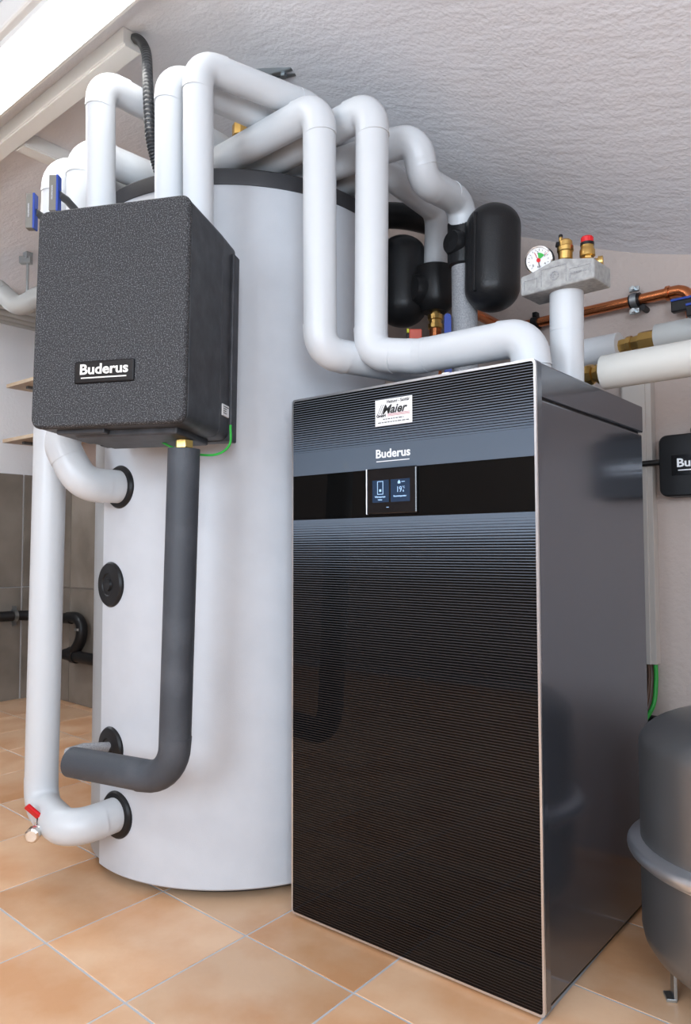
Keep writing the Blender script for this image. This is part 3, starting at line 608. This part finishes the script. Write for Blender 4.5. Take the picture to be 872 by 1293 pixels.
# left pump
t = thing('circulation_pump', 'black foam-shelled circulation pump under the left white pipe, capsule to its left', 'pump', (-0.60, 0.585, 1.48))
bm = NB(); capsule(bm, (-0.683, 0.560, 1.607), (0.0, 0, 1), 0.073, 0.272); part('capsule_shell', bm, 'epp_black', t)
bm = NB(); obox(bm, (-0.683, 0.560, 1.607), (0.77, 0.64, 0), (-0.64, 0.77, 0), (0, 0, 1), 0.150, 0.006, 0.20, 0.002); part('shell_seam', bm, 'epp_black', t)
bm = NB(); lathe(bm, (-0.590, 0.590, 1.502), (0, 0, 1), [(0.035, 0), (0.047, .010), (0.0575, .035), (0.0585, .10), (0.0585, .128), (0.054, .131)], 40); part('pump_hub', bm, 'epp_black', t)
bm = NB(); lathe(bm, (-0.612, 0.572, 1.563), (-0.3, -0.9, 0.02), [(0.05, 0), (0.047, .03), (0.038, .050), (0.0, .056)], 36); lathe(bm, (-0.612, 0.572, 1.563), (-0.95, -0.2, 0.02), [(0.046, 0), (0.044, .03), (0.043, .06)], 36); part('motor_boss', bm, 'epp_black', t)
bm = NB(); pb = Vector((-0.588, 0.590, 1.40))
lathe(bm, pb, (0, 0, 1), [(0.020, .052), (0.022, .054), (0.022, .066), (0.018, .068), (0.018, .078), (0.0225, .080), (0.0225, .093), (0.015, .095), (0.015, .112)], 12, False); part('brass_union', bm, 'brass', t)
bm = NB(); tube(bm, [(-0.588, 0.59, 1.17), (-0.588, 0.59, 1.455)], 0.0175, 24); cpu = part('copper_stub', bm, 'copper', t)
# left pump valve: coral lever box
t = thing('valve_lever', 'coral red valve lever block with yellow tip under the left pump', 'handle', (-0.605, 0.53, 1.39))
cd = Vector((0.771, 0.637, 0)); cn = Vector((-0.637, 0.771, 0)); lc = Vector((-0.597, 0.500, 1.402))
bm = NB(); obox(bm, lc, cd, cn, (0, 0, 1), 0.036, 0.014, 0.062, 0.003); part('lever_body', bm, 'coral', t)
bm = NB(); obox(bm, lc - cd * 0.021 + Vector((0, 0, 0.026)), cd, cn, (0, 0, 1), 0.007, 0.012, 0.012, 0.001); part('tip', bm, 'yellow', t, 'yellow tip')
bm = NB(); obox(bm, lc - cd * 0.0215 - Vector((0, 0, 0.006)), cd, cn, (0, 0, 1), 0.007, 0.012, 0.05, 0.001); tube(bm, [lc + cn * 0.005, lc + cn * 0.08], 0.007, 12); part('spindle', bm, 'black', t)
# thin wire twists round the copper stub
bm = NB(); tw = [Vector((-0.588, 0.59, 1.412)) + cd * (0.0215 * math.cos(a * 0.9) ) + cn * (-0.0215 * abs(math.sin(a * 0.9))) + Vector((0, 0, 0.006 * math.sin(a * 2.3))) for a in range(22)]
tube(bm, [lc + cd * 0.0 + cn * (-0.009)] + [lc + cd * 0.018 - cn * 0.008] + tw, 0.0022, 6); tag(part('seal_wire', bm, 'chrome'), 'silvery wire tag tied from the coral lever around the copper stub', 'wire')
# right pump
t = thing('circulation_pump', 'large black capsule-shaped circulation pump right of its white pipe, near the gauge', 'pump', (-0.40, 0.45, 1.44))
bm = NB(); capsule(bm, (-0.322, 0.446, 1.552), (0.03, 0.0, 1), 0.0695, 0.274); part('capsule_shell', bm, 'epp_black', t)
bm = NB(); obox(bm, (-0.309, 0.437, 1.552), (0.40, 0.92, 0), (-0.92, 0.40, 0), (0.03, 0, 1), 0.138, 0.007, 0.20, 0.003); part('shell_seam', bm, 'epp_black', t)
bm = NB(); lathe(bm, (-0.411, 0.452, 1.552), (0, 0, 1), [(0.030, 0), (0.039, .004), (0.041, .02), (0.041, .115), (0.037, .120)], 36); part('pump_hub', bm, 'epp_black', t)
bm = NB(); lathe(bm, (-0.411, 0.452, 1.610), (-0.25, -0.95, 0), [(0.038, 0), (0.036, .03), (0.028, .046), (0, .05)], 32); lathe(bm, (-0.411, 0.452, 1.610), (0.9, 0.1, 0), [(0.038, 0), (0.040, .05)], 32); part('motor_boss', bm, 'epp_black', t)
bm = NB(); tube(bm, [(-0.411, 0.456, 1.15), (-0.411, 0.456, 1.555)], 0.0335, 32); tag(part('insulated_pipe', bm, 'greyfoam'), 'speckled grey foam-lagged pipe standing under the right pump', 'pipe')
bm = NB(); bl = Vector((-0.432, 0.405, 1.355)); prf = [(-0.0100, -.06), (0.0100, -.06), (0.0090, .03)]
prf = [(-0.0095, -.09), (0.0095, -.09), (0.0088, .058), (0.0062, .064), (0, .0665), (-0.0062, .064), (-0.0088, .058)]
a_ = [bm.verts.new(bl + cd * x + Vector((0, 0, z)) - cn * 0.0035) for x, z in prf]; b_ = [bm.verts.new(bl + cd * x + Vector((0, 0, z)) + cn * 0.0035) for x, z in prf]
bm.faces.new(a_); bm.faces.new(b_)
for k in range(7): bm.faces.new((a_[k], a_[(k + 1) % 7], b_[(k + 1) % 7], b_[k]))
tube(bm, [bl + Vector((0, 0, -0.05)), Vector((-0.412, 0.44, bl.z - 0.05))], 0.008, 12); tag(part('valve_lever', bm, 'blue'), 'upright blue valve lever before the grey lagged pipe', 'handle')

# ------------------------------------------------------------------ right-hand pipes
def along(p, s): return Vector(p) + RD * s
ri = along((-0.007, 0.352, 1.192), 0)
run('insulated_pipe', 'thick off-white insulated pipe leaving right above the boiler side', [ri, along(ri, 0.95)], 0.0735, 'pvc_warm')
bm = NB(); lathe(bm, along(ri, -0.002), -RD, [(0.016, 0), (0.022, .001), (0.022, .012), (0.017, .014), (0.017, .020), (0.022, .022), (0.0235, .030), (0.0235, .036), (0.016, .038), (0.016, .07)], 8, False); tag(part('brass_union', bm, 'brass'), 'brass union at the end of the thick off-white pipe', 'fitting')
r2 = Vector((-0.205, 0.668, 1.327))
run('insulated_pipe', 'white insulated pipe stub near the wall, left of the long brass union', [along(r2, -0.12), along(r2, 0.125)], 0.072, 'pvc')
bm = NB(); lathe(bm, along(r2, 0.118), RD, [(0.014, 0), (0.018, .012), (0.018, .026), (0.022, .028), (0.022, .038), (0.019, .04), (0.021, .058), (0.0265, .060), (0.0265, .098), (0.02, .10)], 8, False); tag(part('brass_union', bm, 'brass'), 'long stepped brass union between two pipe stubs near the wall', 'fitting')
run('insulated_pipe', 'grey-white insulated pipe right of the long brass union', [along(r2, 0.218) + Vector((0, 0, .004)), along(r2, 0.325) + Vector((0, 0, .004))], 0.066, 'pvc_grey')
run('insulated_pipe', 'grey-white insulated pipe beyond the black valve at the right edge', [along(r2, 0.36) + Vector((0, 0, .004)), along(r2, 1.1) + Vector((0, 0, .004))], 0.066, 'pvc_grey')
t = thing('ball_valve', 'black ball valve with blue-topped T-handle at the right edge', 'valve', along(r2, 0.34)); vc = along(r2, 0.343)
bm = NB(); lathe(bm, vc - RD * 0.02, RD, [(0.02, 0), (0.03, .005), (0.03, .035), (0.02, .04)], 20); part('valve_body', bm, 'darkgrey', t)
tn = (Vector((0, -1, 0.28))).normalized(); th_c = vc + Vector((0.02, -0.075, 0.030))
bm = NB(); tube(bm, [vc, th_c], 0.013, 16); obox(bm, th_c - Vector((0, 0, .035)), RD, (0.05, 1, 0), (0, 0, 1), 0.030, 0.024, 0.075, 0.003); obox(bm, th_c, RD, (0.05, 1, 0), (0, 0, 1), 0.105, 0.022, 0.026, 0.003); part('t_handle', bm, 'black', t)
bm = NB(); obox(bm, th_c + Vector((0, 0, .0150)), RD, (0.05, 1, 0), (0, 0, 1), 0.106, 0.023, 0.0055, 0.001); part('handle_top', bm, 'blue', t, 'blue top strip')
t = thing('ball_valve', 'smaller black and blue valve handle under the copper pipe bend', 'valve', (0.045, 0.74, 1.40))
bm = NB(); obox(bm, (0.060, 0.742, 1.425), RD, (0.05, 1, 0), (0, 0, 1), 0.07, 0.02, 0.028, 0.003); tube(bm, [(0.07, 0.75, 1.425), (0.08, 0.792, 1.425)], 0.01, 12); part('handle', bm, 'black', t)
bm = NB(); obox(bm, (0.060, 0.742, 1.4415), RD, (0.05, 1, 0), (0, 0, 1), 0.07, 0.021, 0.006, 0.001); part('handle_top', bm, 'blue', t, 'blue top strip')
bm = NB(); tube(bm, catmull([(-0.84, 0.40, 1.776), (-0.76, 0.47, 1.795), (-0.70, 0.58, 1.818), (-0.665, 0.70, 1.828)], 6), 0.038, 24); tag(part('lagged_pipe', bm, 'epp_black'), 'black foam-lagged pipe on the tank lid behind the left pump riser', 'pipe')  # plain black tube across the dark spot behind the riser
# copper pipe on the wall
cz = 1.472
def cw(x): return Vector((x, wy(x) - 0.035, cz))
t = thing('copper_pipe', 'copper pipe running along the back wall', 'pipe', cw(-0.46))
s, arc, e_ = fillet(Vector((-0.455, 0.52, cz)), cw(-0.46), cw(-0.2), 0.03)
bm = NB(); tube(bm, [Vector((-0.455, 0.52, cz)), s] + arc[1:] + [cw(0.0), cw(0.018)], 0.0142, 20); part('pipe_section', bm, 'copper', t)
s, arc, e_ = fillet(cw(0.0), cw(0.062), cw(0.062) + Vector((0.012, 0, -0.16)), 0.035)
bm = NB(); tube(bm, [cw(0.010), s] + arc[1:] + [cw(0.062) + Vector((0.012, 0, -0.12))], 0.0155, 20); lathe(bm, cw(0.006), RD, [(0.0145, 0), (0.019, .001), (0.019, .009), (0.0145, .010)], 20); part('elbow', bm, 'copper', t)
t = thing('pipe_clamp', 'galvanised clamp with rubber lining on the copper pipe', 'clamp', cw(-0.07))
bm = NB(); lathe(bm, cw(-0.088), RD, [(0.0145, 0), (0.0185, .0), (0.0185, .028), (0.0145, .028)], 24); part('rubber_lining', bm, 'black', t)
bm = NB(); lathe(bm, cw(-0.083), RD, [(0.0186, 0), (0.0205, .0), (0.0205, .016), (0.0186, .016)], 24)
for s_ in (-1, 1):
    obox(bm, cw(-0.075) + Vector((0, -0.004, s_ * 0.030)), RD, (0.05, 1, 0), (0, 0, 1), 0.026, 0.010, 0.013, 0.001); lathe(bm, cw(-0.075) + Vector((0, -0.020, s_ * 0.030)), (0, 1, 0), [(0.0055, 0), (0.0055, .02)], 8, False)
part('clamp_band', bm, 'zinc', t)
bm = NB(); tube(bm, [cw(-0.055) + Vector((0, 0.034, -.022)), cw(-0.055) + Vector((0, -0.002, -.022))], 0.008, 12); part('wall_stud', bm, 'black', t)
t = thing('pipe_clamp', 'small black clamp on the copper pipe just left of the gauge pipe', 'clamp', cw(-0.42))
bm = NB(); lathe(bm, cw(-0.375), RD, [(0.0145, 0), (0.0185, .0), (0.0185, .02), (0.0145, .02)], 24); obox(bm, cw(-0.365) + Vector((0, 0, .024)), RD, (0.05, 1, 0), (0, 0, 1), 0.014, 0.02, 0.014, 0.002); part('clamp_band', bm, 'black', t)
bm = NB(); tube(bm, [cw(-0.365) + Vector((0, 0.034, 0)), cw(-0.365) + Vector((0, 0.016, 0))], 0.006, 10); part('wall_stud', bm, 'black', t)
# vertical trunk on the wall, cables
t = thing('cable_trunking', 'vertical cream cable trunking on the wall behind the boiler', 'trunking', (-0.08, wy(-0.08), 0.513))
bm = NB(); xc = -0.080
obox(bm, (xc, wy(xc) - 0.015, (0.513 + 1.26) / 2), RD, (0.05, 1, 0), (0, 0, 1), 0.078, 0.03, 1.26 - 0.513, 0.001); part('channel', bm, 'trunk_w', t)
bm = NB(); obox(bm, (xc - 0.005, wy(xc) - 0.033, (0.513 + 1.26) / 2), RD, (0.05, 1, 0), (0, 0, 1), 0.060, 0.006, 1.26 - 0.513, 0.001); part('cover', bm, 'trunk_w', t)
for nm, x0, x1, m_, lab, r_ in (('cable', -0.095, -0.135, 'trunk_w', 'cream cable leaving the bottom of the wall trunking', 0.006), ('cable', -0.080, -0.115, 'black', 'black cable leaving the bottom of the wall trunking', 0.006), ('cable', -0.067, -0.105, 'brown', 'brown cable leaving the bottom of the wall trunking', 0.0045), ('cable', -0.050, -0.10, 'green', 'green cable leaving the bottom of the wall trunking', 0.0055)):
    bm = NB(); tube(bm, catmull([(x0, wy(x0) - .016, 0.53), (x0 + .002, wy(x0) - .018, 0.47), (x0 - .006, wy(x0) - .03, 0.40), (x1, wy(x1) - .06, 0.33), (x1 - .05, 0.68, 0.28)], 6), r_, 10); tag(part(nm, bm, m_), lab, 'cable')
bm = NB(); obox(bm, (-0.14, wy(-0.14) - 0.018, 0.365), (1, -0.05, -0.02), (0.05, 1, 0), (0, 0, 1), 0.29, 0.03, 0.030, 0.004); tag(part('wall_bracket', bm, 'black'), 'low black bracket rail on the wall behind the round grey vessel', 'bracket')
# black controller box
ux = 0.085; uc = Vector((ux, wy(ux) - 0.030, 1.022))
t = thing('control_unit', 'black control box with white lettering on the wall at the right edge', 'box', uc, )
n0 = NB(); bm = n0
def slab_at(bm, o, w, h, layers, n=5):
    rings = []
    for y, ins, r in layers:
        rings.append([bm.verts.new(o + RD * (ins + a - w / 2) + bn * y + Vector((0, 0, ins + c - h / 2))) for a, c in rrect(w - 2 * ins, h - 2 * ins, r, n)])
    for a, b in zip(rings, rings[1:]):
        for k in range(len(a)): bm.faces.new((a[k], a[(k + 1) % len(a)], b[(k + 1) % len(b)], b[k])).smooth = True
    bm.faces.new(rings[0]); bm.faces.new(rings[-1])
slab_at(bm, uc, 0.20, 0.158, [(-0.030, .004, .018), (-0.027, .001, .020), (0.028, 0, .020)]); part('case', bm, 'black', t)
bm = NB(); obox(bm, uc + RD * 0.02 + Vector((0, 0, 0.086)), RD, bn, (0, 0, 1), 0.09, 0.04, 0.02, 0.006); part('top_clip', bm, 'black', t)
bm = NB(); obox(bm, uc - bn * 0.0305 + RD * 0.0, RD, bn, (0, 0, 1), 0.135, 0.002, 0.052, 0.0008); npl = part('nameplate', bm, 'gloss', t)
bm = NB(); text_into(bm, 'Buderus', 0.0295, face_mtx(uc - bn * 0.0322 + Vector((0, 0, .004)), RD), 0.0004, 0.00075, 1.12); obox(bm, uc - bn * 0.0322 + Vector((0, 0, -.0135)), RD, bn, (0, 0, 1), 0.102, 0.0008, 0.0026); part('lettering', bm, 'letter', npl)
bm = NB(); tube(bm, [(ux - 0.098, wy(ux) - 0.03, 1.035), (-0.06, wy(-0.06) - 0.042, 1.034), (-0.13, 0.72, 1.025), (-0.22, 0.62, 1.02)], 0.0075, 12); tag(part('cable', bm, 'black'), 'black cable from the wall control box to behind the boiler', 'cable')

# ------------------------------------------------------------------ expansion vessel
VC = Vector((0.292, 0.296, 0)); vr = 0.213
t = thing('expansion_vessel', 'round grey metal expansion vessel with rim band beside the boiler', 'vessel', (VC.x, VC.y, 0))
prof = []
for k in range(9):
    a = PI / 2 * k / 8; prof.append((vr * math.sin(a), 0.116 - 0.098 * math.cos(a)))
prof.append((vr, 0.250)); bm = NB(); lathe(bm, VC, (0, 0, 1), prof, 72); part('lower_shell', bm, 'vessel', t)
prof = [(vr, 0.268)]
for k in range(13):
    a = PI / 2 * k / 12; prof.append((vr * math.cos(a) ** 0.8, 0.445 + 0.075 * math.sin(a)))
bm = NB(); lathe(bm, VC, (0, 0, 1), prof, 72); part('upper_shell', bm, 'vessel', t)
rg = [(vr - .002, 0.245), (vr + .012, .246)]
for k in range(9):
    a = -PI / 2 + PI * k / 8; rg.append((vr + 0.013 + 0.011 * math.cos(a), 0.262 + 0.012 * math.sin(a)))
rg += [(vr + .010, .276), (vr - .002, .278)]
bm = NB(); lathe(bm, VC, (0, 0, 1), rg, 72); part('rim_band', bm, 'alu', t, 'shiny rolled rim band')
for a in (210, 330, 90):
    n_ = Vector((math.cos(math.radians(a)), math.sin(math.radians(a)), 0)); sd_ = Vector((-n_.y, n_.x, 0)); bm = NB()
    obox(bm, VC + n_ * 0.165 + Vector((0, 0, 0.035)), n_, sd_, (0, 0, 1), 0.006, 0.026, 0.066, 0.001); obox(bm, VC + n_ * 0.172 + Vector((0, 0, 0.003)), n_, sd_, (0, 0, 1), 0.018, 0.028, 0.006, 0.001); part('foot', bm, 'zinc', t)

# ------------------------------------------------------------------ top details
bc = Vector((-0.80, 0.136, 2.085)); t = thing('mounting_rail', 'short galvanised mounting rail fixed to the ceiling above the pipes', 'bracket', bc)
rd_ = Vector((0.95, 0.30, 0)).normalized(); rn = Vector((-0.30, 0.95, 0)).normalized(); bm = NB(); rc = bc
obox(bm, rc + Vector((0, 0, .014)), rd_, rn, (0, 0, 1), 0.12, 0.034, 0.003); obox(bm, rc + rn * .016, rd_, rn, (0, 0, 1), 0.12, 0.003, 0.028); obox(bm, rc - rn * .016, rd_, rn, (0, 0, 1), 0.12, 0.003, 0.028)
obox(bm, rc + rn * .011 - Vector((0, 0, .014)), rd_, rn, (0, 0, 1), 0.12, 0.010, 0.003); obox(bm, rc - rn * .011 - Vector((0, 0, .014)), rd_, rn, (0, 0, 1), 0.12, 0.010, 0.003); part('channel', bm, 'zinc', t)
bm = NB(); lathe(bm, rc + rd_ * 0.03 - Vector((0, 0, .022)), (0, 0, 1), [(0.009, 0), (0.009, .010)], 6, False); part('nut', bm, 'zinc', t)
bm = NB(); tube(bm, [rc - rd_ * 0.03 - Vector((0, 0, .16)), rc - rd_ * 0.03], 0.004, 8); part('threaded_rod', bm, 'zinc', t)
bm = NB(); lathe(bm, (-0.838, 0.055, 1.735), (0, 0, 1), [(0.014, 0), (0.014, .10), (0.020, .10), (0.020, .125), (0.016, .127), (0.016, .15), (0.022, .152), (0.022, .18), (0.014, .18), (0.014, .2)], 8, False); tag(part('brass_fitting', bm, 'brass'), 'brass fitting on the tank lid glimpsed between the crossing white pipes', 'fitting')

# ------------------------------------------------------------------ background left
g2 = 'grey pipes under the ceiling at the far left'
for k, x in enumerate((-3.10, -3.19, -3.285, -3.355, -3.42)):
    z = 2.085; bm = NB(); tube(bm, [(x, -1.2, z - 0.002 * k), (x - 0.02, wy(x) - 0.01, z - 0.002 * k)], 0.026, 20)
    tag(part('grey_pipe', bm, 'pvc_grey'), 'grey pipe under the ceiling at far left, ' + ('farthest from the left wall', 'second one out from the room', 'middle one of the five', 'second from the left wall', 'right against the left wall')[k], 'pipe', g2)
run('grey_bent_pipe', 'pale grey pipe with a double bend at far left beside the foam box', [(-2.95, 0.06, 1.985), (-2.665, 0.285, 1.965), (-2.585, 0.350, 1.875), (-2.52, 0.405, 1.925), (-2.30, 0.57, 1.94)], 0.085, 'pvc_grey', bend=0.05)
bm = NB(); tube(bm, [(-2.555, 0.371, 1.93), (-2.555, 0.371, 2.085)], 0.006, 8); obox(bm, (-2.563, 0.366, 2.085), (0.77, 0.64, 0), (-0.64, 0.77, 0), (0, 0, 1), 0.05, 0.03, 0.03, 0.002); obox(bm, (-2.555, 0.371, 2.105), (1, 0, 0), (0, 1, 0), (0, 0, 1), 0.03, 0.03, 0.03, 0.002)
tag(part('pipe_hanger', bm, 'zinc'), 'small hanger rod above the double-bent grey pipe', 'bracket')
t = thing('waste_pipe', 'black waste pipe with clamp crossing the grey tiled corner', 'pipe', (-3.40, 0.5, 0.457))
bm = NB(); tube(bm, [(-3.395, -1.2, 0.48), (-3.395, 0.80, 0.458), (-3.34, 0.875, 0.456), (-3.02, 0.885, 0.455)], 0.027, 20); part('straight_pipe', bm, 'black', t)
bm = NB(); tube(bm, catmull([(-3.06, 0.885, 0.46), (-2.98, 0.885, 0.462), (-2.925, 0.882, 0.43), (-2.925, 0.88, 0.36), (-2.975, 0.88, 0.30), (-3.03, 0.88, 0.28)], 6), 0.029, 20); part('bent_pipe', bm, 'black', t)
bm = NB(); tube(bm, [(-3.08, 0.885, 0.268), (-2.5, 0.86, 0.262)], 0.029, 20); lathe(bm, (-3.0, 0.882, 0.266), (1, -.05, 0), [(0.03, 0), (0.036, .0), (0.036, .04), (0.03, .04)], 20); part('lower_pipe', bm, 'black', t)
bm = NB(); lathe(bm, (-3.395, 0.755, 0.4585), (0, 1, 0), [(0.028, 0), (0.034, .0), (0.034, .02), (0.028, .02)], 20)
for s_ in (-1, 1): obox(bm, (-3.395, 0.765, 0.4585 + s_ * 0.042), (1, 0, 0), (0, 1, 0), (0, 0, 1), 0.012, 0.02, 0.022)
part('clamp', bm, 'zinc', t, 'bright metal clamp'); bm = NB(); lathe(bm, (-2.927, 0.881, 0.40), (0, 0.05, 1), [(0.029, 0), (0.033, .0), (0.033, .012), (0.029, .012)], 20); part('clamp', bm, 'zinc', t, 'bright metal clamp')
for z, x, lab in ((1.672, -3.31, 'pale wooden shelf board on the far wall, upper one'), (1.382, -3.34, 'pale wooden shelf board on the far wall, lower one')):
    t = thing('shelf', lab, 'shelf', (x, 0.66, z)); bm = NB(); x1 = x + 0.75
    vs = [(x, 0.655), (x1, 0.655), (x1, wy(x1) - .002), (x, wy(x) - .002)]
    a_ = [bm.verts.new((p, q, z)) for p, q in vs]; b_ = [bm.verts.new((p, q, z + 0.018)) for p, q in vs]; bm.faces.new(a_); bm.faces.new(b_)
    for k in range(4): bm.faces.new((a_[k], a_[(k + 1) % 4], b_[(k + 1) % 4], b_[k]))
    part('board', bm, 'wood', t)
    for xx in (x + 0.13, x + 0.6):
        bm = NB(); obox(bm, (xx, 0.80, z - 0.007), (1, 0, 0), (0, 1, 0), (0, 0, 1), 0.022, 0.20, 0.014, 0.002); part('bracket', bm, 'darkgrey', t)
